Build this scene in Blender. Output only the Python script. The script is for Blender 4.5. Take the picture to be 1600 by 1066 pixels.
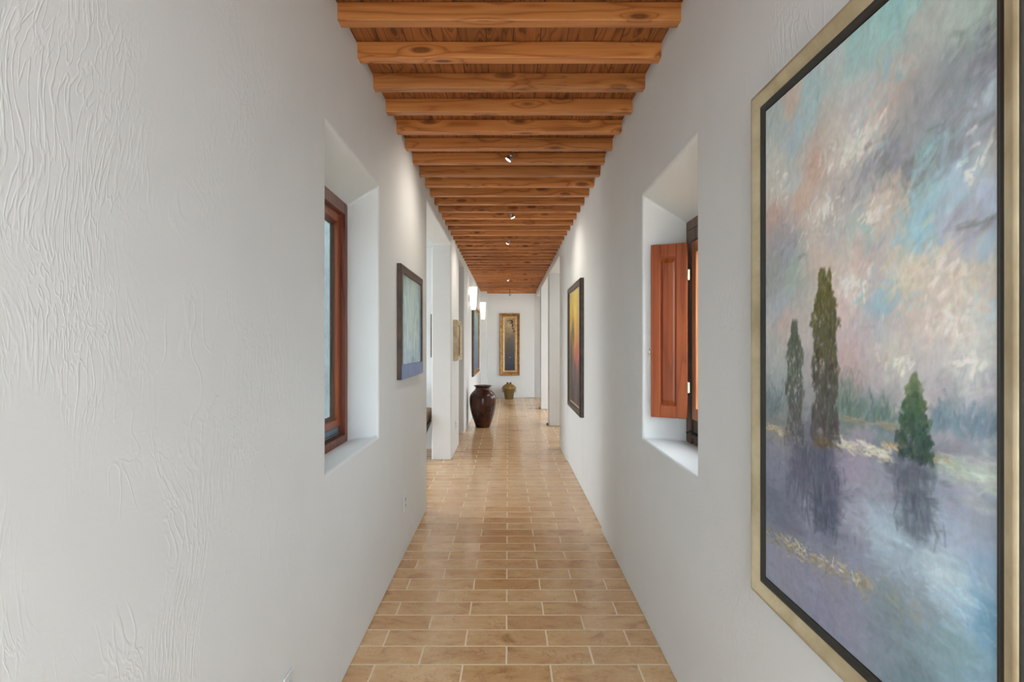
import bpy, bmesh, math, random
import numpy as np
from mathutils import Vector, Matrix

for _o in list(bpy.data.objects):
    bpy.data.objects.remove(_o, do_unlink=True)
SC = bpy.context.scene
COL = SC.collection
PI = math.pi
EYE = 1.43                                   # camera height above the tiles

# ------------------------------------------------------------------ camera
_cd = bpy.data.cameras.new('camera')
_cd.sensor_fit = 'HORIZONTAL'
_cd.sensor_width = 36.0
_cd.lens = 880 / 1600 * 36.0
_cd.shift_x = 6 / 1600
_cd.shift_y = 5 / 1600
_cd.clip_start = 0.02
CAM = bpy.data.objects.new('camera', _cd)
CAM.location = (0, 0, EYE)
CAM.rotation_euler = (PI / 2, 0, 0)
COL.objects.link(CAM)
SC.camera = CAM

# ------------------------------------------------------------------ sky, daylight and exposure
SC.view_settings.view_transform = 'Standard'
SC.view_settings.look = 'None'
SC.view_settings.gamma = 1.0
SC.view_settings.use_curve_mapping = False
SC.view_settings.exposure = 0.12
W = bpy.data.worlds.new('sky')
SC.world = W
W.use_nodes = True
_n, _l = W.node_tree.nodes, W.node_tree.links
_n.clear()
_wo = _n.new('ShaderNodeOutputWorld')
_bg = _n.new('ShaderNodeBackground')
_bg.inputs['Strength'].default_value = 11.0
_tc = _n.new('ShaderNodeTexCoord')
_sx = _n.new('ShaderNodeSeparateXYZ')
_rp = _n.new('ShaderNodeValToRGB')
_l.new(_tc.outputs['Generated'], _sx.inputs[0])
_mr = _n.new('ShaderNodeMapRange')
_mr.inputs['From Min'].default_value = -1
_mr.inputs['From Max'].default_value = 1
_l.new(_sx.outputs['Z'], _mr.inputs['Value'])
_l.new(_mr.outputs[0], _rp.inputs[0])
_rp.color_ramp.elements[0].position = 0.46
_rp.color_ramp.elements[0].color = (0.48, 0.52, 0.52, 1)
_rp.color_ramp.elements[1].position = 0.60
_rp.color_ramp.elements[1].color = (0.93, 1.0, 1.06, 1)
_l.new(_rp.outputs[0], _bg.inputs['Color'])
_l.new(_bg.outputs[0], _wo.inputs[0])

ROOM_FILL = 0.065


def area_light(name, loc, rot, sx, sy, power, color=(1, 1, 1)):
    d = bpy.data.lights.new(name, 'AREA')
    d.shape = 'RECTANGLE'
    d.size, d.size_y = sx, sy
    d.energy = power
    d.color = color
    o = bpy.data.objects.new(name, d)
    o.location = loc
    o.rotation_euler = rot
    COL.objects.link(o)
    return o


# unseen fill lights added in the side rooms to brighten jambs and openings
area_light('room_fill', (2.0, 8.8, 2.70), (0, 0, 0), 1.2, 1.2, 280 * ROOM_FILL, (1, 0.97, 0.93))
area_light('room_fill', (2.2, 11.4, 2.70), (0, 0, 0), 1.2, 1.2, 280 * ROOM_FILL, (1, 0.97, 0.93))
area_light('room_fill', (-2.2, 6.0, 2.70), (0, 0, 0), 1.2, 1.2, 50 * ROOM_FILL, (1, 0.97, 0.94))
area_light('room_fill', (-2.2, 9.2, 2.70), (0, 0, 0), 1.2, 1.2, 50 * ROOM_FILL, (1, 0.97, 0.94))

# ------------------------------------------------------------------ helpers


def lin(r, g, b):
    def f(c):
        c /= 255
        return c / 12.92 if c <= 0.04045 else ((c + 0.055) / 1.055) ** 2.4
    return (f(r), f(g), f(b), 1.0)


class B:
    """collects shapes for ONE mesh object"""

    def __init__(self):
        self.v, self.f, self.m = [], [], []

    def add(self, vs, fs, mi=0):
        k = len(self.v)
        self.v += [tuple(p) for p in vs]
        self.f += [tuple(i + k for i in f) for f in fs]
        self.m += [mi] * len(fs)
        return self

    def box(self, x0, x1, y0, y1, z0, z1, mi=0, M=None):
        vs = [Vector((x, y, z)) for z in (z0, z1) for y in (y0, y1) for x in (x0, x1)]
        if M is not None:
            vs = [M @ p for p in vs]
        return self.add(vs, [(0, 2, 3, 1), (4, 5, 7, 6), (0, 1, 5, 4), (2, 6, 7, 3), (0, 4, 6, 2), (1, 3, 7, 5)], mi)

    def lathe(self, prof, c=(0, 0, 0), n=48, mi=0, M=None, fr=None):
        """prof: list of (radius, height); fr(angle, t) scales the radius"""
        vs, fs = [], []
        for j, (r, h) in enumerate(prof):
            for i in range(n):
                a = 2 * PI * i / n
                q = r * (fr(a, j / (len(prof) - 1)) if fr else 1)
                p = Vector((q * math.cos(a), q * math.sin(a), h))
                if M is not None:
                    p = M @ p
                vs.append((p.x + c[0], p.y + c[1], p.z + c[2]))
        for j in range(len(prof) - 1):
            for i in range(n):
                a, b = j * n + i, j * n + (i + 1) % n
                fs.append((a, b, b + n, a + n))
        fs.append(tuple(reversed(range(n))))
        k = (len(prof) - 1) * n
        fs.append(tuple(range(k, k + n)))
        return self.add(vs, fs, mi)

    def tube(self, pts, r, n=10, mi=0):
        pts = [Vector(p) for p in pts]
        vs, fs = [], []
        for j, p in enumerate(pts):
            d = (pts[min(j + 1, len(pts) - 1)] - pts[max(j - 1, 0)]).normalized()
            a = d.orthogonal().normalized() if abs(d.z) > 0.95 else d.cross(Vector((0, 0, 1))).normalized()
            b = d.cross(a)
            rr = r[j] if isinstance(r, (list, tuple)) else r
            for i in range(n):
                t = 2 * PI * i / n
                vs.append(p + (a * math.cos(t) + b * math.sin(t)) * rr)
        for j in range(len(pts) - 1):
            for i in range(n):
                a, b = j * n + i, j * n + (i + 1) % n
                fs.append((a, b, b + n, a + n))
        fs.append(tuple(reversed(range(n))))
        fs.append(tuple(range((len(pts) - 1) * n, len(pts) * n)))
        return self.add(vs, fs, mi)

    def rect_sweep(self, x0, x1, z0, z1, prof, mi=0):
        """mitred moulding round a rectangle in the XZ plane.
        prof: closed list of (inset from the outer edge, depth y)"""
        n = len(prof)
        vs, fs = [], []
        for (sx, sz) in ((0, 0), (1, 0), (1, 1), (0, 1)):
            for (d, y) in prof:
                vs.append((x1 - d if sx else x0 + d, y, z1 - d if sz else z0 + d))
        for c in range(4):
            e = (c + 1) % 4
            for i in range(n):
                j = (i + 1) % n
                fs.append((c * n + i, e * n + i, e * n + j, c * n + j))
        return self.add(vs, fs, mi)

    def build(self, name, mats, parent=None, smooth=None, bevel=0, seg=2):
        me = bpy.data.meshes.new(name)
        me.from_pydata(self.v, [], self.f)
        bm = bmesh.new()
        bm.from_mesh(me)
        bmesh.ops.recalc_face_normals(bm, faces=bm.faces)
        bm.to_mesh(me)
        bm.free()
        for m in (mats if isinstance(mats, (list, tuple)) else [mats]):
            me.materials.append(m)
        me.polygons.foreach_set('material_index', self.m)
        o = bpy.data.objects.new(name, me)
        COL.objects.link(o)
        if smooth is not None or bevel:
            me.polygons.foreach_set('use_smooth', [True] * len(me.polygons))
            me.set_sharp_from_angle(angle=math.radians(smooth if smooth is not None else 30))
        if bevel:
            bv = o.modifiers.new('edge', 'BEVEL')
            bv.width = bevel
            bv.segments = seg
            bv.limit_method = 'ANGLE'
            bv.angle_limit = math.radians(32)
            bv.harden_normals = True
        if parent is not None:
            o.parent = parent
        return o


def tag(o, label=None, cat=None, group=None, kind=None):
    if label:
        o['label'] = label
    if cat:
        o['category'] = cat
    if group:
        o['group'] = group
    if kind:
        o['kind'] = kind
    return o


def empty(name, loc, rz=0.0, **k):
    o = bpy.data.objects.new(name, None)
    o.empty_display_size = 0.1
    o.location = loc
    o.rotation_euler = (0, 0, rz)
    COL.objects.link(o)
    return tag(o, **k)


LEFTW, RIGHTW, BACKW = PI / 2, -PI / 2, 0.0   # turns a thing whose front is -Y onto each wall


# ------------------------------------------------------------------ materials
def new_mat(name):
    m = bpy.data.materials.new(name)
    m.use_nodes = True
    nt = m.node_tree
    b = nt.nodes['Principled BSDF']
    return m, nt, b


def N(nt, kind, **k):
    n = nt.nodes.new('ShaderNode' + kind)
    for a, v in k.items():
        if a in n.inputs.keys():
            n.inputs[a].default_value = v
        else:
            setattr(n, a, v)
    return n


def L(nt, a, b):
    nt.links.new(a, b)


def ramp(nt, fac, stops):
    r = nt.nodes.new('ShaderNodeValToRGB')
    e = r.color_ramp.elements
    while len(e) < len(stops):
        e.new(0.5)
    for x, (p, c) in zip(e, stops):
        x.position = p
        x.color = c if len(c) == 4 else (*c, 1)
    nt.links.new(fac, r.inputs[0])
    return r.outputs[0]


def math_(nt, op, a, b=None, c=None):
    n = nt.nodes.new('ShaderNodeMath')
    n.operation = op
    for i, v in enumerate((a, b, c)):
        if v is None:
            continue
        if isinstance(v, (int, float)):
            n.inputs[i].default_value = v
        else:
            nt.links.new(v, n.inputs[i])
    return n.outputs[0]


def mixc(nt, f, a, b, mode='MIX'):
    n = nt.nodes.new('ShaderNodeMix')
    n.data_type = 'RGBA'
    n.blend_type = mode
    for s, v in ((n.inputs[0], f), (n.inputs[6], a), (n.inputs[7], b)):
        if isinstance(v, (int, float)):
            s.default_value = v
        elif isinstance(v, (tuple, list)):
            s.default_value = v
        else:
            nt.links.new(v, s)
    return n.outputs[2]


def mapped(nt, src, scale=(1, 1, 1), loc=(0, 0, 0)):
    mp = nt.nodes.new('ShaderNodeMapping')
    mp.inputs['Scale'].default_value = scale
    mp.inputs['Location'].default_value = loc
    nt.links.new(src, mp.inputs[0])
    return mp.outputs[0]


def plaster():
    m, nt, b = new_mat('trowelled_plaster')
    pos = N(nt, 'NewGeometry').outputs['Position']
    # swirling trowel strokes: domain-warped, tall narrow ridges
    wn = N(nt, 'TexNoise', Scale=1.5, Detail=2.0)
    L(nt, pos, wn.inputs['Vector'])
    ctr = N(nt, 'VectorMath', operation='SUBTRACT')
    L(nt, wn.outputs['Color'], ctr.inputs[0])
    ctr.inputs[1].default_value = (0.5, 0.5, 0.5)
    sc = N(nt, 'VectorMath', operation='MULTIPLY')
    L(nt, ctr.outputs[0], sc.inputs[0])
    sc.inputs[1].default_value = (0.60, 0.60, 0.40)
    ad = N(nt, 'VectorMath', operation='ADD')
    L(nt, pos, ad.inputs[0])
    L(nt, sc.outputs[0], ad.inputs[1])

    def ridge(scale, width, detail):
        n = N(nt, 'TexNoise', Scale=1.0, Detail=detail, Roughness=0.55)
        L(nt, mapped(nt, ad.outputs[0], scale), n.inputs['Vector'])
        d = math_(nt, 'ABSOLUTE', math_(nt, 'SUBTRACT', n.outputs['Fac'], 0.5))
        mr = N(nt, 'MapRange', interpolation_type='SMOOTHSTEP')
        L(nt, d, mr.inputs['Value'])
        mr.inputs['From Min'].default_value = 0.0
        mr.inputs['From Max'].default_value = width
        mr.inputs['To Min'].default_value = 1.0
        mr.inputs['To Max'].default_value = 0.0
        return mr.outputs[0]
    r1 = ridge((18, 18, 3.2), 0.026, 1.5)
    r2 = ridge((52, 52, 7.0), 0.07, 1.5)
    mk = N(nt, 'TexNoise', Scale=3.6, Detail=2.0)
    L(nt, pos, mk.inputs['Vector'])
    msk = ramp(nt, mk.outputs['Fac'], [(0.47, (0, 0, 0)), (0.60, (1, 1, 1))])
    mk2 = N(nt, 'TexNoise', Scale=3.7, Detail=2.0)
    L(nt, mapped(nt, pos, (1, 1, 0.6), (7, 3, 1)), mk2.inputs['Vector'])
    msk2 = ramp(nt, mk2.outputs['Fac'], [(0.48, (0, 0, 0)), (0.60, (1, 1, 1))])
    fine = N(nt, 'TexNoise', Scale=70.0, Detail=3.0)
    L(nt, pos, fine.inputs['Vector'])
    h = math_(nt, 'MULTIPLY', math_(nt, 'MULTIPLY', r1, msk), 0.40)
    h = math_(nt, 'ADD', h, math_(nt, 'MULTIPLY', math_(nt, 'MULTIPLY', r2, msk2), 0.46))
    h = math_(nt, 'ADD', h, math_(nt, 'MULTIPLY', fine.outputs['Fac'], 0.28))
    big = N(nt, 'TexNoise', Scale=5.0, Detail=1.0)
    L(nt, pos, big.inputs['Vector'])
    h = math_(nt, 'ADD', h, math_(nt, 'MULTIPLY', big.outputs['Fac'], 1.2))
    bp = N(nt, 'Bump', Strength=0.42, Distance=0.0024)
    L(nt, h, bp.inputs['Height'])
    L(nt, bp.outputs[0], b.inputs['Normal'])
    c = mixc(nt, mk.outputs['Fac'], (0.725, 0.75, 0.758, 1), (0.775, 0.80, 0.808, 1))
    L(nt, c, b.inputs['Base Color'])
    b.inputs['Roughness'].default_value = 0.62
    b.inputs['Specular IOR Level'].default_value = 0.3
    return m


def tiles():
    m, nt, b = new_mat('limestone_floor_tiles')
    pos = N(nt, 'NewGeometry').outputs['Position']
    wob = N(nt, 'TexNoise', Scale=9.0, Detail=3.0)
    L(nt, pos, wob.inputs['Vector'])
    wv = N(nt, 'VectorMath', operation='SCALE')
    wv.inputs['Scale'].default_value = 0.006
    L(nt, wob.outputs['Color'], wv.inputs[0])
    pv = N(nt, 'VectorMath', operation='ADD')
    L(nt, mapped(nt, pos, (1, 1, 0), (0.005 + 39.0, -2.669 + 0.153 * 102, 0)), pv.inputs[0])
    L(nt, wv.outputs[0], pv.inputs[1])
    br = N(nt, 'TexBrick', Scale=1.0)
    br.offset = 0.5
    br.inputs['Color1'].default_value = (0, 0, 0, 1)
    br.inputs['Color2'].default_value = (1, 1, 1, 1)
    br.inputs['Mortar'].default_value = (0.5, 0.5, 0.5, 1)
    br.inputs['Mortar Size'].default_value = 0.0048
    br.inputs['Mortar Smooth'].default_value = 0.35
    br.inputs['Brick Width'].default_value = 0.390
    br.inputs['Row Height'].default_value = 0.153
    L(nt, pv.outputs[0], br.inputs['Vector'])
    sep = N(nt, 'SeparateColor')
    L(nt, br.outputs['Color'], sep.inputs[0])
    rnd = sep.outputs[0]
    # every tile its own tone and its own stone pattern
    tone = ramp(nt, rnd, [(0.0, lin(212, 180, 140)), (0.3, lin(220, 190, 148)), (0.55, lin(208, 172, 128)), (0.8, lin(224, 196, 156)), (1.0, lin(194, 154, 112))])
    cmb = N(nt, 'CombineXYZ')
    L(nt, math_(nt, 'MULTIPLY', rnd, 50.0), cmb.inputs[2])
    sv = N(nt, 'VectorMath', operation='ADD')
    L(nt, pos, sv.inputs[0])
    L(nt, cmb.outputs[0], sv.inputs[1])
    cl = N(nt, 'TexNoise', Scale=6.0, Detail=5.0, Roughness=0.6, Distortion=0.8)
    L(nt, mapped(nt, sv.outputs[0], (1, 1.8, 1)), cl.inputs['Vector'])
    mot = ramp(nt, cl.outputs['Fac'], [(0.27, lin(168, 122, 84)), (0.44, lin(232, 214, 194)), (0.75, lin(255, 252, 246))])
    c = mixc(nt, 0.72, tone, mot, 'MULTIPLY')
    ve = N(nt, 'TexNoise', Scale=11.0, Detail=4.0, Distortion=1.6)
    L(nt, sv.outputs[0], ve.inputs['Vector'])
    d = math_(nt, 'ABSOLUTE', math_(nt, 'SUBTRACT', ve.outputs['Fac'], 0.5))
    vein = ramp(nt, d, [(0.0, (1, 1, 1)), (0.018, (0, 0, 0))])
    vm = N(nt, 'TexNoise', Scale=4.0, Detail=1.0)
    L(nt, sv.outputs[0], vm.inputs['Vector'])
    vmask = ramp(nt, vm.outputs['Fac'], [(0.50, (0, 0, 0)), (0.62, (1, 1, 1))])
    vfac = math_(nt, 'MULTIPLY', math_(nt, 'MULTIPLY', vein, vmask), 0.75)
    c = mixc(nt, vfac, c, lin(226, 204, 170))
    vfd = math_(nt, 'MULTIPLY', math_(nt, 'MULTIPLY', vein, math_(nt, 'SUBTRACT', 1.0, vmask)), 0.4)
    c = mixc(nt, vfd, c, lin(128, 88, 56))
    c = mixc(nt, br.outputs['Fac'], c, lin(230, 213, 184))
    L(nt, c, b.inputs['Base Color'])
    rr = N(nt, 'MapRange')
    L(nt, cl.outputs['Fac'], rr.inputs['Value'])
    rr.inputs['To Min'].default_value = 0.11
    rr.inputs['To Max'].default_value = 0.25
    L(nt, math_(nt, 'ADD', rr.outputs[0], math_(nt, 'MULTIPLY', br.outputs['Fac'], 0.4)), b.inputs['Roughness'])
    b.inputs['Specular IOR Level'].default_value = 0.5
    hh = math_(nt, 'ADD', math_(nt, 'MULTIPLY', br.outputs['Fac'], -1.0), math_(nt, 'MULTIPLY', cl.outputs['Fac'], 0.35))
    hh = math_(nt, 'ADD', hh, math_(nt, 'MULTIPLY', rnd, 0.2))
    bp = N(nt, 'Bump', Strength=0.35, Distance=0.004)
    L(nt, hh, bp.inputs['Height'])
    L(nt, bp.outputs[0], b.inputs['Normal'])
    return m


def timber(name, dark, mid, light, axis, knots=True, planks=0.0, rough=0.42, ringn=6.0):
    """grain runs along axis ('x' or 'y'); every object gets its own piece of the tree"""
    m, nt, b = new_mat(name)
    pos = N(nt, 'NewGeometry').outputs['Position']
    oi = N(nt, 'ObjectInfo')
    cmb = N(nt, 'CombineXYZ')
    for i in range(3):
        L(nt, math_(nt, 'MULTIPLY', oi.outputs['Random'], (37.0, 61.0, 23.0)[i]), cmb.inputs[i])
    if planks:
        sx = N(nt, 'SeparateXYZ')
        L(nt, pos, sx.inputs[0])
        q = math_(nt, 'DIVIDE', math_(nt, 'ADD', sx.outputs[0], 10.02), planks)
        idx = math_(nt, 'FLOOR', q)
        L(nt, math_(nt, 'MULTIPLY', idx, 7.31), cmb.inputs[1])
        L(nt, math_(nt, 'MULTIPLY', idx, 3.77), cmb.inputs[2])
    av = N(nt, 'VectorMath', operation='ADD')
    L(nt, pos, av.inputs[0])
    L(nt, cmb.outputs[0], av.inputs[1])
    v = av.outputs[0]
    lo = (0.5, 9, 9) if axis == 'x' else (9, 0.7, 9)
    if axis == 'z':
        lo = (9, 9, 0.6)
    warp = N(nt, 'TexNoise', Scale=1.0, Detail=2.0)
    L(nt, mapped(nt, v, lo), warp.inputs['Vector'])
    wf = warp.outputs['Fac']
    if knots:
        vo = N(nt, 'TexVoronoi', Scale=1.0)
        L(nt, mapped(nt, v, (3.4, 11.0, 11.0) if axis == 'x' else (11.0, 3.4, 11.0)), vo.inputs['Vector'])
        near = math_(nt, 'MAXIMUM', math_(nt, 'SUBTRACT', 0.55, vo.outputs['Distance']), 0.0)
        wf = math_(nt, 'ADD', wf, math_(nt, 'MULTIPLY', math_(nt, 'MULTIPLY', near, near), 1.2))
    rings = math_(nt, 'FRACT', math_(nt, 'MULTIPLY', wf, ringn))
    g = ramp(nt, rings, [(0.0, dark), (0.18, mid), (0.6, light), (0.93, mid), (1.0, dark)])
    hi = {'x': (3, 130, 130), 'y': (130, 3, 130), 'z': (130, 130, 3)}[axis]
    fib = N(nt, 'TexNoise', Scale=1.0, Detail=3.0)
    L(nt, mapped(nt, v, hi), fib.inputs['Vector'])
    c = mixc(nt, 0.35, g, ramp(nt, fib.outputs['Fac'], [(0.3, (0.55, 0.5, 0.45)), (0.65, (1, 1, 1))]), 'MULTIPLY')
    # each piece a slightly different tone
    hs = N(nt, 'HueSaturation')
    L(nt, c, hs.inputs['Color'])
    tone = oi.outputs['Random']
    if planks:
        wn = N(nt, 'TexWhiteNoise', noise_dimensions='1D')
        L(nt, idx, wn.inputs['W'])
        tone = wn.outputs['Value']
    vr = N(nt, 'MapRange')
    L(nt, tone, vr.inputs['Value'])
    vr.inputs['To Min'].default_value = 0.78
    vr.inputs['To Max'].default_value = 1.15
    L(nt, vr.outputs[0], hs.inputs['Value'])
    c = hs.outputs[0]
    if knots:
        kn = ramp(nt, vo.outputs['Distance'], [(0.10, (1, 1, 1)), (0.22, (0, 0, 0))])
        c = mixc(nt, math_(nt, 'MULTIPLY', kn, 0.8), c, (dark[0] * 0.35, dark[1] * 0.3, dark[2] * 0.3, 1))
        ck = N(nt, 'TexNoise', Scale=1.0, Detail=3.0)
        L(nt, mapped(nt, v, (1.1, 34, 34) if axis == 'x' else (34, 1.1, 34)), ck.inputs['Vector'])
        cd = math_(nt, 'ABSOLUTE', math_(nt, 'SUBTRACT', ck.outputs['Fac'], 0.5))
        cr = ramp(nt, cd, [(0.0, (1, 1, 1)), (0.013, (0, 0, 0))])
        cm = N(nt, 'TexNoise', Scale=2.0)
        L(nt, v, cm.inputs['Vector'])
        cmk = ramp(nt, cm.outputs['Fac'], [(0.56, (0, 0, 0)), (0.62, (1, 1, 1))])
        c = mixc(nt, math_(nt, 'MULTIPLY', math_(nt, 'MULTIPLY', cr, cmk), 0.7), c, (dark[0] * 0.3, dark[1] * 0.3, dark[2] * 0.3, 1))
    h = fib.outputs['Fac']
    if planks:
        fr = math_(nt, 'FRACT', q)
        e = math_(nt, 'MINIMUM', fr, math_(nt, 'SUBTRACT', 1.0, fr))
        jt = ramp(nt, e, [(0.0, (1, 1, 1)), (0.03, (0, 0, 0))])
        c = mixc(nt, jt, c, (0.02, 0.01, 0.005, 1))
        h = math_(nt, 'SUBTRACT', h, math_(nt, 'MULTIPLY', jt, 3.0))
    L(nt, c, b.inputs['Base Color'])
    b.inputs['Roughness'].default_value = rough
    bp = N(nt, 'Bump', Strength=0.25, Distance=0.002)
    L(nt, h, bp.inputs['Height'])
    L(nt, bp.outputs[0], b.inputs['Normal'])
    return m


def plain(name, col, rough=0.5, metal=0.0, vary=0.0, scale=8.0, col2=None, bump=0.0, spec=0.5, stretch=(1, 1, 1)):
    m, nt, b = new_mat(name)
    b.inputs['Base Color'].default_value = col
    b.inputs['Roughness'].default_value = rough
    b.inputs['Metallic'].default_value = metal
    b.inputs['Specular IOR Level'].default_value = spec
    if vary or col2 or bump:
        tc = N(nt, 'TexCoord').outputs['Object']
        n = N(nt, 'TexNoise', Scale=scale, Detail=4.0, Roughness=0.6)
        L(nt, mapped(nt, tc, stretch), n.inputs['Vector'])
        c2 = col2 or tuple(x * (1 - vary) for x in col[:3]) + (1,)
        L(nt, ramp(nt, n.outputs['Fac'], [(0.35, col), (0.65, c2)]), b.inputs['Base Color'])
        if bump:
            bp = N(nt, 'Bump', Strength=0.5, Distance=bump)
            L(nt, n.outputs['Fac'], bp.inputs['Height'])
            L(nt, bp.outputs[0], b.inputs['Normal'])
    return m


def glow(name, col, strength):
    m, nt, b = new_mat(name)
    b.inputs['Base Color'].default_value = (0.9, 0.9, 0.88, 1)
    b.inputs['Emission Color'].default_value = col
    b.inputs['Emission Strength'].default_value = strength
    return m


def glass(name, tint):
    m, nt, b = new_mat(name)
    nt.nodes.remove(b)
    out = nt.nodes['Material Output']
    tr = N(nt, 'BsdfTransparent')
    tr.inputs['Color'].default_value = tint
    gl = N(nt, 'BsdfGlossy')
    gl.inputs['Roughness'].default_value = 0.02
    mx = N(nt, 'MixShader')
    mx.inputs[0].default_value = 0.06
    L(nt, tr.outputs[0], mx.inputs[1])
    L(nt, gl.outputs[0], mx.inputs[2])
    L(nt, mx.outputs[0], out.inputs['Surface'])
    return m


def painted(name, rough=0.45, bump=0.0015):
    m, nt, b = new_mat(name)
    at = N(nt, 'VertexColor')
    at.layer_name = 'paint'
    tc = N(nt, 'TexCoord').outputs['Object']
    n = N(nt, 'TexNoise', Scale=60.0, Detail=4.0, Roughness=0.65)
    L(nt, mapped(nt, tc, (1.0, 1.0, 0.6)), n.inputs['Vector'])
    k = ramp(nt, n.outputs['Fac'], [(0.3, (0.90, 0.90, 0.90)), (0.7, (1.07, 1.07, 1.07))])
    L(nt, mixc(nt, 1.0, at.outputs[0], k, 'MULTIPLY'), b.inputs['Base Color'])
    b.inputs['Roughness'].default_value = rough
    b.inputs['Specular IOR Level'].default_value = 0.3
    if bump:
        bp = N(nt, 'Bump', Strength=0.5, Distance=bump)
        L(nt, n.outputs['Fac'], bp.inputs['Height'])
        L(nt, bp.outputs[0], b.inputs['Normal'])
    return m


M = {}
M['plaster'] = plaster()
M['tiles'] = tiles()
M['beam'] = timber('beam_timber', lin(166, 98, 48), lin(200, 128, 68), lin(212, 142, 80), 'x')
M['deck'] = timber('ceiling_boards', lin(112, 64, 32), lin(160, 98, 54), lin(178, 114, 66), 'y', planks=0.124, knots=True, ringn=9.0)
M['mahogany'] = timber('mahogany', lin(132, 60, 24), lin(154, 74, 31), lin(164, 84, 38), 'z', knots=False, rough=0.33)
M['window_wood'] = timber('window_wood', lin(94, 44, 26), lin(126, 66, 44), lin(140, 78, 54), 'z', knots=False, rough=0.4)
M['orange_wood'] = timber('orange_wood', lin(176, 104, 58), lin(202, 134, 84), lin(212, 146, 96), 'z', knots=False, rough=0.4)
M['walnut'] = timber('walnut', lin(70, 48, 36), lin(98, 72, 58), lin(112, 84, 68), 'z', knots=False, rough=0.45)
M['bronze'] = plain('dark_bronze', lin(72, 64, 58), 0.45, 0.6)
M['bluegrey'] = plain('weathered_metal', lin(110, 128, 140), 0.4, 0.3)
M['stucco'] = plain('blue_grey_stucco', lin(205, 216, 218), 0.9, vary=0.2, scale=3.0)
M['glass'] = glass('tinted_glass', (0.32, 0.345, 0.35, 1))
M['clear_glass'] = glass('window_glass', (0.66, 0.68, 0.68, 1))
M['brass'] = plain('brass', lin(226, 212, 180), 0.3, 0.9)
M['steel'] = plain('brushed_nickel', lin(190, 182, 172), 0.28, 1.0)
M['black_metal'] = plain('black_metal', lin(34, 30, 28), 0.4, 0.5)
M['lamp'] = glow('lamp_face', (1, 0.86, 0.68, 1), 14.0)
M['lamp_off'] = plain('dark_lamp_face', lin(60, 56, 50), 0.2)
M['shade'] = glow('lit_glass', (1, 0.91, 0.80, 1), 1.7)
M['plastic'] = plain('white_plastic', lin(216, 222, 226), 0.35)
M['socket'] = plain('socket_grey', lin(204, 210, 214), 0.4)
M['champagne'] = plain('champagne_gilding', lin(208, 195, 162), 0.42, 0.25, col2=lin(170, 155, 122), scale=7.0, bump=0.0008, stretch=(1, 1, 1))
M['frame_black'] = plain('black_lacquer', lin(44, 42, 38), 0.35, vary=0.3)
M['gold'] = plain('old_gold', lin(166, 124, 72), 0.34, 0.5, col2=lin(116, 84, 50), scale=14.0, bump=0.002)
M['pale_gold'] = plain('pale_gold', lin(214, 182, 134), 0.35, 0.4, col2=lin(190, 152, 100), scale=20.0)
M['rust_frame'] = plain('patinated_frame', lin(58, 50, 44), 0.4, 0.4, col2=lin(88, 68, 54), scale=9.0)
M['teal_rail'] = plain('blue_frame_rail', lin(72, 108, 176), 0.3, 0.1, col2=lin(94, 134, 196), scale=12.0)
M['dark_frame'] = plain('dark_brown_frame', lin(44, 33, 28), 0.38, 0.1, col2=lin(74, 52, 40), scale=18.0)
M['light_frame'] = plain('limed_frame', lin(206, 194, 164), 0.45, 0.1, col2=lin(178, 160, 128), scale=16.0)
M['copper'] = plain('dark_copper_glaze', lin(34, 22, 16), 0.22, 0.2, col2=lin(84, 42, 30), scale=5.0, bump=0.002)
M['olive'] = plain('olive_weave', lin(84, 70, 28), 0.5, 0.0, col2=lin(120, 98, 48), scale=26.0, bump=0.004)
M['amber'] = plain('amber_weave', lin(148, 118, 52), 0.45, 0.0, col2=lin(108, 80, 34), scale=26.0, bump=0.004)
M['oxblood'] = plain('oxblood_knob', lin(82, 30, 22), 0.4)
M['tan'] = plain('tan_cloth', lin(162, 130, 102), 0.8, vary=0.2, scale=40)
M['dark_wood'] = plain('dark_chair_wood', lin(74, 40, 22), 0.4, vary=0.4, scale=20)
M['paint'] = painted('oil_paint')
M['paint_gloss'] = painted('glazed_picture', 0.12, 0.0)


# ------------------------------------------------------------------ painted pictures: strokes of colour on the canvas
def swatches(txt):
    a = np.array([[float(q) for q in r.split()] for r in txt.replace('\n', '').split(';') if r.strip()])
    return a[:, :2], a[:, 2:] / 255.0


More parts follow.
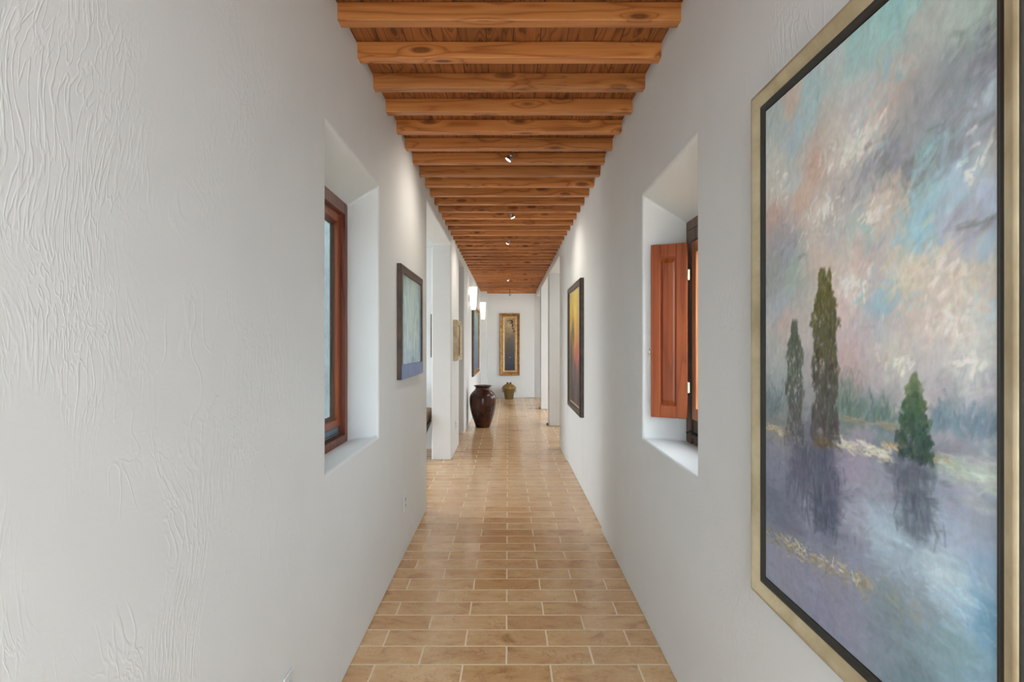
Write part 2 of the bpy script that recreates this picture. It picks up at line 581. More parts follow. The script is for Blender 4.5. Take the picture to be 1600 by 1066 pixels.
class Canvas:
    def __init__(self, w, h, nu, nv, sw, power=3.0, seed=1):
        self.w, self.h, self.nu, self.nv = w, h, nu, nv
        self.rng = np.random.default_rng(seed)
        self.p, self.c = swatches(sw)
        self.power = power
        us, vs = np.meshgrid((np.arange(nu) + 0.5) / nu, (np.arange(nv) + 0.5) / nv)
        self.img = self.field(us.ravel(), vs.ravel()).reshape(nv, nu, 3)

    def field(self, u, v):
        out = np.empty((len(u), 3))
        for s in range(0, len(u), 20000):
            du = (u[s:s + 20000, None] - self.p[None, :, 0]) * self.w
            dv = (v[s:s + 20000, None] - self.p[None, :, 1]) * self.h
            wt = 1.0 / (du * du + dv * dv + 1e-5) ** (self.power / 2)
            out[s:s + 20000] = (wt @ self.c) / wt.sum(1)[:, None]
        return out

    def dab(self, u, v, ang, ln, wd, col, alpha=0.8):
        X, Y = self.w / self.nu, self.h / self.nv
        R = ln * 0.5 + wd
        i0, i1 = int((u * self.w - R) / X), int((u * self.w + R) / X) + 2
        j0, j1 = int((v * self.h - R) / Y), int((v * self.h + R) / Y) + 2
        i0, j0, i1, j1 = max(i0, 0), max(j0, 0), min(i1, self.nu), min(j1, self.nv)
        if i1 <= i0 or j1 <= j0:
            return
        xx = (np.arange(i0, i1) + 0.5) * X - u * self.w
        yy = (np.arange(j0, j1) + 0.5) * Y - v * self.h
        x, y = np.meshgrid(xx, yy)
        ca, sa = math.cos(ang), math.sin(ang)
        s = (x * ca + y * sa) / (ln * 0.5)
        t = (-x * sa + y * ca) / (wd * 0.5)
        t = t + 0.35 * s * s * self.rng.uniform(-1, 1)
        a = np.clip((1 - np.abs(s)) * 3, 0, 1) * np.clip((1 - np.abs(t)) * 2.2, 0, 1)
        ph = self.rng.uniform(0, 6.28, 2)
        a = a * (0.72 + 0.28 * np.sin(t * 9 + ph[0]) * np.sin(t * 4.3 + ph[1])) * alpha
        im = self.img[j0:j1, i0:i1]
        im += a[..., None] * (np.asarray(col)[None, None, :] - im)

    def strokes(self, n, ang, dang, ln, wd, jit, noise, alpha=0.8, box=(0, 1, 0, 1)):
        r = self.rng
        u = r.uniform(box[0], box[1], n)
        v = r.uniform(box[2], box[3], n)
        c = self.field(np.clip(u + r.normal(0, jit, n), 0, 1), np.clip(v + r.normal(0, jit * self.w / self.h, n), 0, 1))
        c = np.clip(c + r.normal(0, noise, (n, 1)) + r.normal(0, noise * 0.45, (n, 3)), 0.02, 0.98)
        an = ang + r.normal(0, dang, n)
        for k in range(n):
            self.dab(u[k], v[k], an[k], r.uniform(*ln), r.uniform(*wd), c[k], alpha * r.uniform(0.6, 1))

    def clump(self, n, fn, cols, ang, dang, ln, wd, alpha=0.85):
        """fn(rng) -> (u, v, s): a place and 0..1 along the list of colours"""
        r = self.rng
        cols = np.array(cols) / 255.0
        for k in range(n):
            u, v, s = fn(r)
            q = min(max(s + r.normal(0, 0.16), 0), 0.999) * (len(cols) - 1)
            i = int(q)
            c = cols[i] + (cols[i + 1] - cols[i]) * (q - i)
            c = np.clip(c + r.normal(0, 0.03) + r.normal(0, 0.02, 3), 0, 1)
            self.dab(u, v, ang + r.normal(0, dang), r.uniform(*ln), r.uniform(*wd), c, alpha * r.uniform(0.6, 1))

    def build(self, name, parent, y, x0, z0, gain=1.0, mat='paint'):
        """a grid of paint in the XZ plane of the picture"""
        nu, nv = self.nu, self.nv
        X = np.linspace(0, self.w, nu) + x0
        Z = np.linspace(0, self.h, nv) + z0
        gx, gz = np.meshgrid(X, Z)
        co = np.stack([gx.ravel(), np.full(nu * nv, y), gz.ravel()], 1)
        i, j = np.meshgrid(np.arange(nu - 1), np.arange(nv - 1))
        a = (j * nu + i).ravel()
        fc = np.stack([a, a + 1, a + nu + 1, a + nu], 1)
        me = bpy.data.meshes.new(name)
        me.vertices.add(nu * nv)
        me.vertices.foreach_set('co', co.ravel())
        me.loops.add(fc.size)
        me.loops.foreach_set('vertex_index', fc.ravel())
        me.polygons.add(len(fc))
        me.polygons.foreach_set('loop_start', np.arange(len(fc)) * 4)
        me.update(calc_edges=True)
        im = np.clip(self.img, 0, 1)
        li = np.where(im <= 0.04045, im / 12.92, ((im + 0.055) / 1.055) ** 2.4) * np.asarray(gain)
        at = me.color_attributes.new('paint', 'FLOAT_COLOR', 'POINT')
        at.data.foreach_set('color', np.concatenate([np.clip(li, 0, 0.95).reshape(-1, 3), np.ones((nu * nv, 1))], 1).ravel())
        me.materials.append(M[mat])
        o = bpy.data.objects.new(name, me)
        COL.objects.link(o)
        o.parent = parent
        return o


# ------------------------------------------------------------------ the setting
XL, XR = -0.70, 0.71
ZC = EYE + 1.407                              # underside of the ceiling boards
ZB = EYE + 1.330                              # underside of the beams
ZO = 2.665                                    # head of the openings


def slab(name, ys, zs, solid, xf, xb, hole=None, back=None):
    """wall whose faces lie at xf(y) and xb, with notches; hole = (y0, y1, z0, z1) on the face,
    back = the same hole on the far face (splayed reveal)"""
    b = B()
    ny, nz = len(ys), len(zs)
    vid = {}

    def vert(i, j, side):
        k = (i, j, side)
        if k not in vid:
            y, z = ys[i], zs[j]
            if side and hole:
                if abs(y - hole[0]) < 1e-6 and hole[2] - 1e-6 <= z <= hole[3] + 1e-6:
                    y = back[0]
                elif abs(y - hole[1]) < 1e-6 and hole[2] - 1e-6 <= z <= hole[3] + 1e-6:
                    y = back[1]
                if hole[0] - 1e-6 <= ys[i] <= hole[1] + 1e-6:
                    if abs(z - hole[2]) < 1e-6:
                        z = back[2]
                    elif abs(z - hole[3]) < 1e-6:
                        z = back[3]
            vid[k] = len(b.v)
            b.v.append(((xb if side else xf(ys[i])), y, z))
        return vid[k]

    def is_solid(i, j):
        if i < 0 or j < 0 or i >= ny - 1 or j >= nz - 1:
            return False
        yc, zc = (ys[i] + ys[i + 1]) / 2, (zs[j] + zs[j + 1]) / 2
        if hole and hole[0] < yc < hole[1] and hole[2] < zc < hole[3]:
            return False
        return solid(yc, zc)
    for i in range(ny - 1):
        for j in range(nz - 1):
            if not is_solid(i, j):
                continue
            for s in (0, 1):
                b.f.append((vert(i, j, s), vert(i + 1, j, s), vert(i + 1, j + 1, s), vert(i, j + 1, s)))
            for (di, dj, p, q) in ((-1, 0, (i, j), (i, j + 1)), (1, 0, (i + 1, j), (i + 1, j + 1)), (0, -1, (i, j), (i + 1, j)), (0, 1, (i, j + 1), (i + 1, j + 1))):
                if not is_solid(i + di, j + dj):
                    b.f.append((vert(*p, 0), vert(*q, 0), vert(*q, 1), vert(*p, 1)))
    b.m = [0] * len(b.f)
    o = b.build(name, M['plaster'], smooth=28, bevel=0.014, seg=3)
    return tag(o, kind='structure')


Y0 = -2.2                                     # the corridor runs on behind the camera
YE = 15.0                                     # end wall
# left wall: window, two openings
slab('wall_left', [Y0, 2.161, 3.05, 4.84, 6.95, 8.0, 8.99, YE], [0, 0.93, 2.287, ZO, ZC],
     lambda y, z: not (z < ZO and (4.84 < y < 6.95 or 8.0 < y < 8.99)),
     lambda y: XL, -0.945, (2.161, 3.05, 0.93, 2.287), (2.161, 3.05, 0.897, 2.138))


def xright(y):
    t = min(max((y - 4.28) / 0.07, 0), 1)
    s = t * t * (3 - 2 * t)
    t2 = min(max((y - 6.80) / 0.12, 0), 1)
    s2 = t2 * t2 * (3 - 2 * t2)
    return XR + 0.014 * s - 0.010 * s2


slab('wall_right', [Y0, 2.12, 2.98, 4.28, 4.295, 4.31, 4.33, 4.35, 6.80, 6.83, 6.86, 6.89, 6.92, 7.80, 9.83, 10.13, 12.34, 12.62, 14.45],
     [0, 0.933, 2.217, ZO, ZC],
     lambda y, z: not (z < ZO and (7.80 < y < 9.83 or 10.13 < y < 12.34 or 12.62 < y)),
     xright, 0.985, (2.12, 2.98, 0.933, 2.217), (2.12, 2.99, 0.912, 2.050))

b = B()
b.box(-3.6, 3.8, Y0, YE + 0.25, -0.06, 0)
tag(b.build('floor', M['tiles']), kind='structure')
b = B()
b.box(-1.0, 1.05, Y0, YE + 0.2, ZC + 0.001, ZC + 0.03)
tag(b.build('ceiling', M['deck']), kind='structure')
b = B()
b.box(-0.96, 0.70, YE, YE + 0.2, 0, ZC)
tag(b.build('wall_back', M['plaster'], bevel=0.012), kind='structure')
# short slanting return at the right of the end wall
b = B()
p = [(0.655, 15.03), (1.9, 14.25), (1.95, 14.45), (0.70, 15.2)]
b.add([(x, y, z) for z in (0, ZC - 0.01) for x, y in p], [(0, 1, 2, 3), (4, 5, 6, 7), (0, 1, 5, 4), (1, 2, 6, 5), (2, 3, 7, 6), (3, 0, 4, 7)])
tag(b.build('wall_return', M['plaster'], bevel=0.01), kind='structure')
# shallow jog at the left of the end wall
b = B()
b.box(-0.72, -0.55, 14.3, YE + 0.02, 0, ZC - 0.01)
tag(b.build('wall_jog', M['plaster'], bevel=0.012), kind='structure')


# the rooms beside the corridor, as far as the openings show them
def room_wall(name, x0, x1, y0, y1, z0=0.0, z1=2.75, win=None):
    b = B()
    if win:
        a0, a1, c0, c1 = win
        b.box(x0, x1, y0, a0, z0, z1)
        b.box(x0, x1, a1, y1, z0, z1)
        b.box(x0, x1, a0, a1, z0, c0)
        b.box(x0, x1, a0, a1, c1, z1)
    else:
        b.box(x0, x1, y0, y1, z0, z1)
    return tag(b.build(name, M['plaster']), kind='structure')


room_wall('wall_study_end', -3.5, -0.93, 7.70, 7.90)
room_wall('wall_study_near', -3.5, -0.945, 4.30, 4.50)
room_wall('wall_study_outer', -3.6, -3.5, 4.3, 10.4, win=(5.2, 7.0, 0.9, 2.2))
room_wall('wall_hall_end', -3.5, -0.945, 10.2, 10.4)
room_wall('wall_lounge_near', 0.985, 3.7, 7.3, 7.5)
room_wall('wall_lounge_outer', 3.7, 3.8, 7.3, 15.2, win=(9.4, 13.0, 1.0, 2.1))
room_wall('wall_lounge_end', 1.95, 3.7, 15.0, 15.2)
room_wall('wall_lounge_partition', 0.985, 1.9, 10.13, 10.3)
b = B()
b.box(-3.6, -0.947, 4.26, 4.30, 0.0, 2.83)
tag(b.build('wall_study_facade', M['stucco']), kind='structure')
b = B()
b.box(-3.6, -0.93, 4.3, 10.4, 2.75, 2.83)
tag(b.build('ceiling_study', M['plaster']), kind='structure')
b = B()
b.box(0.985, 3.8, 7.3, 15.2, 2.75, 2.83)
tag(b.build('ceiling_lounge', M['plaster']), kind='structure')

# ------------------------------------------------------------------ ceiling beams: one timber each
SPOT_GAPS = [5, 11, 16, 30, 37]               # a lamp hangs behind these beams, counted from the first in view
ORD = ['', 'first', 'second', 'third', 'fourth', 'fifth', 'sixth', 'seventh', 'eighth', 'ninth', 'tenth', 'eleventh', 'twelfth', 'thirteenth', 'fourteenth']
LAMPN = ['nearest', 'second', 'third', 'fourth', 'fifth']
NB = 42
b = B()
b.box(XL - 0.02, XR + 0.028, 0, 0.058, ZB, ZC)
beam0 = b.build('ceiling_beam', M['beam'], bevel=0.004)
for k in range(-9, NB):
    o = beam0 if k == -9 else beam0.copy()
    if k > -9:
        COL.objects.link(o)
    o.location = (0, 2.311 + 0.3035 * k, 0)
    if k < 0:
        lab = None
    elif k == 0:
        lab = 'light orange timber ceiling beam at the very top edge of the photo'
    elif k <= 4:
        lab = '%s orange-brown timber ceiling beam from the top of the photo' % ORD[k + 1]
    else:
        g = max(i for i, s in enumerate(SPOT_GAPS) if s <= k)
        n = k - SPOT_GAPS[g]
        if n == 0:
            lab = 'brown timber ceiling beam just in front of the %s ceiling spotlight' % LAMPN[g]
        else:
            lab = '%s brown timber ceiling beam beyond the %s ceiling spotlight' % (ORD[n], LAMPN[g])
        if k == NB - 1:
            lab = 'last timber ceiling beam, right against the end wall'
    if lab is None:
        lab = 'timber ceiling beam overhead, nearer than the top edge of the photo'
    tag(o, lab, 'ceiling beam', 'timber beams across the corridor ceiling', 'thing')


# ------------------------------------------------------------------ windows
def window_left():
    r = empty('window_1', (XL, 2.605, EYE), LEFTW, kind='structure')
    hw = 0.4445
    z0, z1 = -0.530, 0.755
    f = B()
    f.box(-hw - .004, -hw + .042, .170, .240, z0, z1)
    f.box(hw - .042, hw + .004, .170, .240, z0, z1)
    f.box(-hw + .042, hw - .042, .170, .240, z1 - .064, z1)
    f.box(-hw + .042, hw - .042, .170, .240, z0, z0 + .048)
    f.build('window_frame', M['window_wood'], r, bevel=0.003)
    s = B()
    a = hw - .046
    s.box(-a, -a + .045, .195, .235, z0 + .098, z1 - .068)
    s.box(a - .045, a, .195, .235, z0 + .098, z1 - .068)
    s.box(-a + .045, a - .045, .195, .235, z1 - .110, z1 - .068)
    s.box(-a + .045, a - .045, .195, .235, z0 + .098, z0 + .135)
    s.build('sash', M['mahogany'], r, bevel=0.003)
    s = B()
    s.rect_sweep(-a + .045, a - .045, z0 + .135, z1 - .110, [(0, .212), (.016, .222), (.016, .232), (0, .232)])
    s.build('glazing_bead', M['walnut'], r)
    s = B()
    s.box(-a, a, .205, .24, z0 + .048, z0 + .094)
    s.box(-a, a, .196, .212, z0 + .056, z0 + .064)
    s.build('weather_bar', M['bluegrey'], r, bevel=0.004)
    g = B()
    g.box(-a + .046, a - .046, .224, .228, z0 + .136, z1 - .111)
    g.build('glass_pane', M['glass'], r)
    return r


window_left()


def window_right():
    r = empty('window_2', (XR, 2.55, EYE), RIGHTW, kind='structure')
    z0, z1 = -0.520, 0.645
    yo = 0.235
    f = B()
    f.box(-.440, -.362, yo, yo + .05, z0, z1)
    f.box(.362, .432, yo, yo + .05, z0, z1)
    f.box(-.362, .362, yo, yo + .05, z1 - .115, z1)
    f.box(-.362, .362, yo + .012, yo + .05, z0, z0 + .13)
    f.box(-.42, .42, yo - .006, yo + .002, z1 - .052, z1 - .044)
    f.build('window_frame', M['walnut'], r, bevel=0.003)
    s = B()
    a = .360
    s.box(-a, -a + .06, yo + .004, yo + .046, z0 + .132, z1 - .117)
    s.box(a - .06, a, yo + .004, yo + .046, z0 + .132, z1 - .117)
    s.box(-a + .06, a - .06, yo + .004, yo + .046, z1 - .177, z1 - .117)
    s.box(-a + .06, a - .06, yo + .004, yo + .046, z0 + .132, z0 + .192)
    s.build('sash', M['orange_wood'], r, bevel=0.003)
    g = B()
    g.box(-a + .055, a - .055, yo + .024, yo + .028, z0 + .187, z1 - .172)
    g.build('glass_pane', M['clear_glass'], r)
    h = B()
    h.box(-.335, -.225, yo - .004, yo + .013, z0 + .04, z0 + .056)
    h.tube([(-.28, yo + .006, z0 + .062), (-.31, yo - .022, z0 + .078), (-.345, yo - .026, z0 + .068)], .006)
    h.build('window_handle', M['black_metal'], r)
    return r


window_right()


def shutter():
    """panelled leaf folded back into the right-hand window reveal; hinge line at the object's origin"""
    hx, hy, fx, fy = 0.918, 2.870, 0.752, 2.955
    ang = math.atan2(fy - hy, fx - hx)
    r = empty('window_shutter', (hx, hy, EYE), ang)
    tag(r, 'reddish-brown panelled wooden shutter folded open in the right-hand window recess', 'shutter')
    w = math.hypot(fx - hx, fy - hy)
    z0, z1 = -0.380, 0.518
    # local x runs from the hinge to the free edge; the side towards the camera is +y here
    f = B()
    f.box(0.004, .058, -.014, .014, z0, z1)
    f.box(w - .047, w, -.014, .014, z0, z1)
    f.box(.058, w - .047, -.014, .014, z1 - .070, z1)
    f.box(.058, w - .047, -.014, .014, z0, z0 + .062)
    f.build('shutter_frame', M['mahogany'], r, bevel=0.003)
    p = B()
    a0, a1, c0, c1 = .056, w - .045, z0 + .060, z1 - .068
    p.box(a0, a1, -.005, .004, c0, c1)
    q = .018
    p.add([(a0 + .006, .004, c0 + .006), (a1 - .006, .004, c0 + .006), (a1 - .006, .004, c1 - .006), (a0 + .006, .004, c1 - .006),
           (a0 + q, .011, c0 + q + .012), (a1 - q, .011, c0 + q + .012), (a1 - q, .011, c1 - q - .012), (a0 + q, .011, c1 - q - .012)],
          [(0, 1, 5, 4), (1, 2, 6, 5), (2, 3, 7, 6), (3, 0, 4, 7), (4, 5, 6, 7)])
    p.build('shutter_panel', M['mahogany'], r)
    for z in (.352, -.220):
        h = B()
        h.tube([(-.003, .017, z - .026), (-.003, .017, z + .026)], .006, 12)
        h.box(-.003, .004, .0135, .0155, z - .028, z + .028)
        h.box(-.009, -.003, .0125, .0145, z - .026, z + .026)
        h.build('hinge', M['brass'], r)
    h = B()
    h.box(w - .004, w + .014, -.012, -.006, -.055, -.02)
    h.tube([(w + .010, -.006, -.03), (w + .012, .012, -.036), (w + .006, .016, -.05)], .004, 8)
    h.build('shutter_latch', M['steel'], r)


shutter()

# ------------------------------------------------------------------ framed pictures
# the large landscape on the near right wall (front is -Y, right-hand side nearest the camera)
r = empty('framed_painting', (XR, 1.1455, EYE), RIGHTW)
tag(r, 'large landscape painting of clouds, poplars and water in a champagne-gold frame', 'painting', 'framed pictures in the corridor')
W2, H2 = .4066, .6725
f = B()
f.rect_sweep(-W2, W2, -H2, H2, [(0, 0), (0, -.0400), (.002, -.0416), (.006, -.0425), (.010, -.0405), (.017, -.0375), (.024, -.0335), (.030, -.0315), (.0333, -.030), (.0333, 0)])
f.build('gilded_frame', M['champagne'], r, smooth=40)
f = B()
f.rect_sweep(-W2 - .0025, W2 + .0025, -H2 - .0025, H2 + .0025, [(0, 0), (0, -.0385), (.0022, -.0398), (.0022, 0)])
f.build('outer_edge', M['frame_black'], r)
f = B()
f.rect_sweep(-W2 + .0335, W2 - .0335, -H2 + .0335, H2 - .0335, [(0, 0), (0, -.0300), (.004, -.0320), (.008, -.0290), (.013, -.0262), (.0175, -.0245), (.0175, 0)])
f.build('inner_liner', M['frame_black'], r, smooth=50)
LAND = """0.116 0.954 178 192 190;0.093 0.867 205 200 185;0.184 0.966 216 182 160;0.306 0.958 172 195 195;0.431 0.981 190 195 190;0.554 0.987 165 196 191;0.707 0.975 160 200 195;
0.814 0.913 182 182 174;0.906 0.900 184 194 184;0.985 0.866 175 190 180;0.906 0.837 152 154 157;0.814 0.829 166 166 166;0.970 0.834 142 144 150;0.985 0.785 188 198 204;
0.955 0.755 160 160 165;0.871 0.758 150 150 155;0.985 0.712 188 186 180;0.707 0.828 175 170 168;0.773 0.795 165 165 165;0.684 0.843 212 180 162;0.554 0.844 195 195 195;
0.582 0.823 218 202 186;0.525 0.814 222 208 192;0.431 0.838 206 194 178;0.344 0.821 217 172 148;0.205 0.903 172 190 196;0.116 0.824 210 205 190;0.205 0.809 193 195 190;
0.068 0.765 215 168 148;0.247 0.778 218 176 150;0.397 0.733 221 200 180;0.463 0.756 190 178 172;0.582 0.758 180 178 178;0.707 0.764 160 158 158;0.763 0.736 138 138 140;
0.707 0.718 218 186 160;0.635 0.701 221 196 175;0.794 0.748 160 196 190;0.814 0.693 165 195 200;0.906 0.703 180 195 205;0.985 0.675 186 195 210;0.888 0.650 176 180 190;
0.922 0.638 178 172 180;0.985 0.616 174 190 202;0.773 0.656 160 195 205;0.582 0.668 165 195 190;0.431 0.685 190 185 180;0.162 0.689 168 170 176;0.093 0.722 172 165 165;
0.068 0.644 165 165 160;0.205 0.635 168 180 168;0.397 0.655 218 186 166;0.554 0.630 221 186 170;0.525 0.591 222 207 192;0.495 0.561 221 186 176;0.660 0.593 185 190 195;
0.660 0.555 163 185 196;0.635 0.633 202 180 175;0.707 0.599 228 203 160;0.794 0.593 224 196 165;0.852 0.601 214 200 182;0.906 0.577 218 190 165;0.985 0.565 221 196 170;
0.985 0.543 185 201 206;0.955 0.536 205 206 196;0.871 0.531 221 201 186;0.773 0.516 216 190 175;0.707 0.526 205 185 180;0.116 0.576 174 180 186;0.139 0.543 212 180 165;
0.554 0.508 196 180 180;0.525 0.477 208 170 165;0.707 0.480 201 196 180;0.814 0.473 190 185 185;0.906 0.475 212 207 196;0.955 0.438 190 185 190;0.833 0.436 192 180 180;
0.660 0.446 186 175 175;0.116 0.419 165 170 170;0.093 0.471 180 180 175;0.093 0.365 125 138 138;0.525 0.394 128 145 134;0.635 0.387 122 145 146;0.871 0.397 132 152 157;
0.970 0.400 140 162 178;0.582 0.358 165 155 165;0.906 0.376 165 160 170;0.985 0.388 160 165 178;0.871 0.377 158 155 165;0.116 0.338 158 150 142;0.906 0.346 178 190 176;
0.985 0.344 195 200 192;0.093 0.260 142 142 158;0.287 0.271 112 112 127;0.397 0.262 106 110 127;0.554 0.305 166 156 172;0.525 0.228 165 165 178;0.660 0.308 156 156 167;
0.773 0.323 112 113 124;0.773 0.271 124 134 144;0.906 0.309 170 170 186;0.985 0.307 160 165 180;0.871 0.263 170 180 196;0.660 0.223 170 185 196;0.525 0.176 150 150 166;
0.093 0.167 126 131 147;0.227 0.177 128 130 146;0.397 0.206 97 107 122;0.287 0.187 150 152 166;0.730 0.200 160 175 186;0.985 0.234 150 175 196;0.906 0.191 166 191 206;
0.871 0.207 186 200 206;0.985 0.175 124 165 190;0.814 0.142 150 160 170;0.707 0.113 136 150 156;0.871 0.126 140 165 170;0.970 0.119 140 170 186;0.660 0.062 140 150 160;
0.752 0.045 125 145 150;0.525 0.062 150 150 166;0.362 0.040 145 145 165;0.205 0.049 150 150 165;0.093 0.048 150 150 165;0.431 0.102 150 148 160"""
cv = Canvas(.713, 1.240, 270, 470, LAND, 4.2, 7)
D = math.radians
cv.strokes(1500, D(42), .5, (.05, .13), (.014, .030), .030, .016, .7, (0, 1, .38, 1))
cv.strokes(700, D(4), .25, (.05, .14), (.012, .024), .03, .016, .7, (0, 1, 0, .39))
cv.strokes(3000, D(52), .8, (.020, .055), (.007, .016), .020, .018, .6, (0, 1, .38, 1))
cv.strokes(1500, D(2), .55, (.020, .06), (.005, .011), .02, .020, .6, (0, 1, 0, .39))
# warm cloud lights
for (cu, cv_, su, sv, n) in ((.50, .81, .09, .02, 40), (.37, .73, .09, .02, 40), (.65, .70, .05, .015, 26), (.53, .60, .06, .02, 34), (.76, .60, .08, .015, 40), (.92, .57, .06, .015, 26), (.87, .53, .05, .012, 20), (.71, .48, .04, .010, 14)):
    cv.clump(n, lambda q: (q.normal(cu, su), q.normal(cv_, sv), q.uniform(0, 1)), [(216, 182, 158), (224, 206, 186), (228, 218, 206)], D(50), .7, (.014, .04), (.006, .014), .55)
for (cu, cv_, su, sv, n) in ((.52, .815, .05, .012, 30), (.57, .83, .04, .010, 20), (.40, .735, .05, .010, 24), (.63, .70, .03, .008, 16), (.12, .83, .04, .02, 16), (.54, .59, .04, .012, 22), (.88, .53, .03, .010, 14), (.93, .475, .03, .008, 12), (.72, .47, .03, .008, 10), (.97, .72, .03, .02, 16)):
    cv.clump(n, lambda q: (q.normal(cu, su), q.normal(cv_, sv), q.uniform(0, 1)), [(226, 214, 198), (236, 228, 214)], D(48), .7, (.012, .030), (.006, .012), .75)
for (cu, cv_, su, sv, n) in ((.80, .79, .10, .02, 40), (.95, .84, .04, .02, 24), (.70, .77, .05, .015, 26), (.76, .735, .04, .012, 20), (.60, .76, .05, .015, 20), (.16, .69, .05, .02, 20), (.92, .64, .03, .012, 14)):
    cv.clump(n, lambda q: (q.normal(cu, su), q.normal(cv_, sv), q.uniform(0, 1)), [(132, 132, 138), (160, 158, 164), (176, 174, 180)], D(42), .5, (.02, .06), (.008, .016), .55)
for (cu, cv_, su, sv, n) in ((.78, .69, .07, .03, 40), (.62, .90, .06, .05, 40), (.30, .93, .04, .02, 16), (.68, .56, .05, .012, 20), (.82, .75, .04, .01, 14)):
    cv.clump(n, lambda q: (q.normal(cu, su), q.normal(cv_, sv), q.uniform(0, 1)), [(156, 192, 196), (170, 202, 206)], D(46), .5, (.02, .05), (.007, .014), .55)
# far trees along the shore
cv.clump(170, lambda q: (q.uniform(.42, .70), .385 + abs(q.normal(0, .020)), q.uniform(0, 1)), [(120, 142, 146), (108, 132, 116), (150, 160, 150)], D(88), .35, (.014, .04), (.005, .010), .6)
cv.clump(110, lambda q: (q.uniform(.82, 1.0), .395 + abs(q.normal(0, .014)), q.uniform(0, 1)), [(124, 148, 160), (140, 160, 176), (120, 140, 140)], D(88), .35, (.014, .04), (.005, .010), .6)
cv.clump(40, lambda q: (q.uniform(.0, .14), .365 + abs(q.normal(0, .02)), q.uniform(0, 1)), [(112, 128, 128), (130, 138, 136)], D(88), .35, (.014, .04), (.006, .012), .6)
# fields and banks
cv.clump(46, lambda q: ((lambda t: (t, .372 + .012 * t + q.normal(0, .002), q.uniform(0, 1)))(q.uniform(.40, .75))), [(160, 146, 112), (182, 168, 136)], D(2), .1, (.02, .05), (.003, .006), .8)
cv.clump(70, lambda q: ((lambda t: (t, .337 + q.normal(0, .006), q.uniform(0, 1)))(q.uniform(.44, .68))), [(206, 190, 150), (232, 222, 198)], D(-4), .25, (.015, .045), (.004, .008), .85)
cv.clump(70, lambda q: ((lambda t: (t, .354 - .02 * (t - .68) + q.normal(0, .003), q.uniform(0, 1)))(q.uniform(.66, .90))), [(182, 146, 88), (206, 174, 116), (222, 206, 172)], D(-6), .2, (.015, .04), (.004, .007), .85)
cv.clump(36, lambda q: (q.uniform(.0, .18), .322 + q.normal(0, .004), q.uniform(0, 1)), [(196, 160, 96), (226, 206, 166)], D(0), .2, (.015, .04), (.004, .007), .85)
cv.clump(60, lambda q: (q.uniform(.85, 1.0), .348 + q.normal(0, .006), q.uniform(0, 1)), [(170, 184, 168), (206, 210, 196)], D(-4), .2, (.015, .04), (.004, .007), .7)
# reflections of the trees in the water
cv.clump(150, lambda q: (q.normal(.37, .055), q.uniform(.17, .32), q.uniform(0, 1)), [(92, 100, 118), (116, 114, 132), (130, 128, 146)], D(90), .25, (.02, .06), (.006, .012), .55)
cv.clump(80, lambda q: (q.normal(.20, .035), q.uniform(.20, .31), q.uniform(0, 1)), [(104, 108, 126), (130, 128, 146)], D(90), .25, (.02, .06), (.006, .012), .5)
cv.clump(90, lambda q: (q.normal(.77, .035), q.uniform(.24, .345), q.uniform(0, 1)), [(104, 110, 122), (128, 134, 146)], D(90), .25, (.02, .05), (.006, .012), .55)


# the poplars and the small round tree
def poplar(u0, u1, vb, vt, tip):
    def fn(q):
        t = q.uniform(0, 1) ** .9
        edge = 1.0 if t < .72 else 1.0 - tip * (t - .72) / .28
        edge *= .88 + .16 * math.sin(t * 19 + u0 * 40) + .08 * math.sin(t * 47)
        return ((u0 + u1) / 2 + q.uniform(-1, 1) * (u1 - u0) / 2 * edge, vb + t * (vt - vb), t)
    return fn


cv.clump(900, poplar(.318, .466, .330, .626, .62), [(112, 104, 104), (104, 100, 96), (108, 106, 84), (112, 112, 62), (136, 128, 60)], D(88), .4, (.014, .036), (.007, .014), .85)
cv.clump(120, poplar(.335, .450, .47, .625, .5), [(150, 138, 66), (124, 116, 58), (164, 150, 84)], D(88), .5, (.008, .022), (.004, .009), .8)
cv.clump(420, poplar(.155, .270, .314, .540, .75), [(110, 108, 114), (106, 108, 100), (106, 112, 92), (110, 120, 102)], D(88), .4, (.014, .034), (.007, .012), .8)
cv.clump(40, lambda q: (q.normal(.39, .035), q.normal(.328, .006), q.uniform(0, 1)), [(120, 96, 70), (160, 130, 84)], D(0), .4, (.012, .03), (.005, .010), .8)


def roundtree(q):
    t = q.uniform(0, 1)
    wd = .072 * (1 - t) ** .55 * min(1.0, .72 + 1.6 * t) * (.85 + .2 * math.sin(t * 31))
    return (.768 + q.uniform(-1, 1) * wd, .343 + t * .112, t)


cv.clump(460, roundtree, [(84, 100, 98), (80, 108, 94), (98, 122, 98), (140, 154, 108)], D(80), .6, (.012, .030), (.006, .012), .85)
# the strip of dry grass in the foreground
cv.clump(150, lambda q: ((lambda t: (t, .094 + .055 * t + q.normal(0, .010), q.uniform(0, 1)))(q.uniform(.0, .62))), [(160, 142, 98), (182, 160, 108), (206, 188, 144)], D(10), .5, (.014, .04), (.004, .009), .75)
cv.clump(40, lambda q: ((lambda t: (t, .100 + .055 * t + q.normal(0, .006), q.uniform(0, 1)))(q.uniform(.08, .56))), [(222, 212, 186), (212, 192, 152)], D(14), .5, (.012, .03), (.003, .006), .85)
cv.clump(40, lambda q: ((lambda t: (t, .140 + q.normal(0, .012), q.uniform(0, 1)))(q.uniform(.60, .80))), [(172, 156, 116), (168, 166, 150)], D(-14), .4, (.012, .03), (.003, .007), .6)
cv.clump(60, lambda q: (q.normal(.88, .07), q.normal(.19, .03), q.uniform(0, 1)), [(196, 208, 212), (168, 196, 212), (214, 218, 218)], D(-10), .5, (.014, .04), (.003, .008), .4)
_lum = cv.img.mean(2, keepdims=True)
_warm = np.clip((cv.img[..., :1] - cv.img[..., 2:]) * 6, 0, 1)
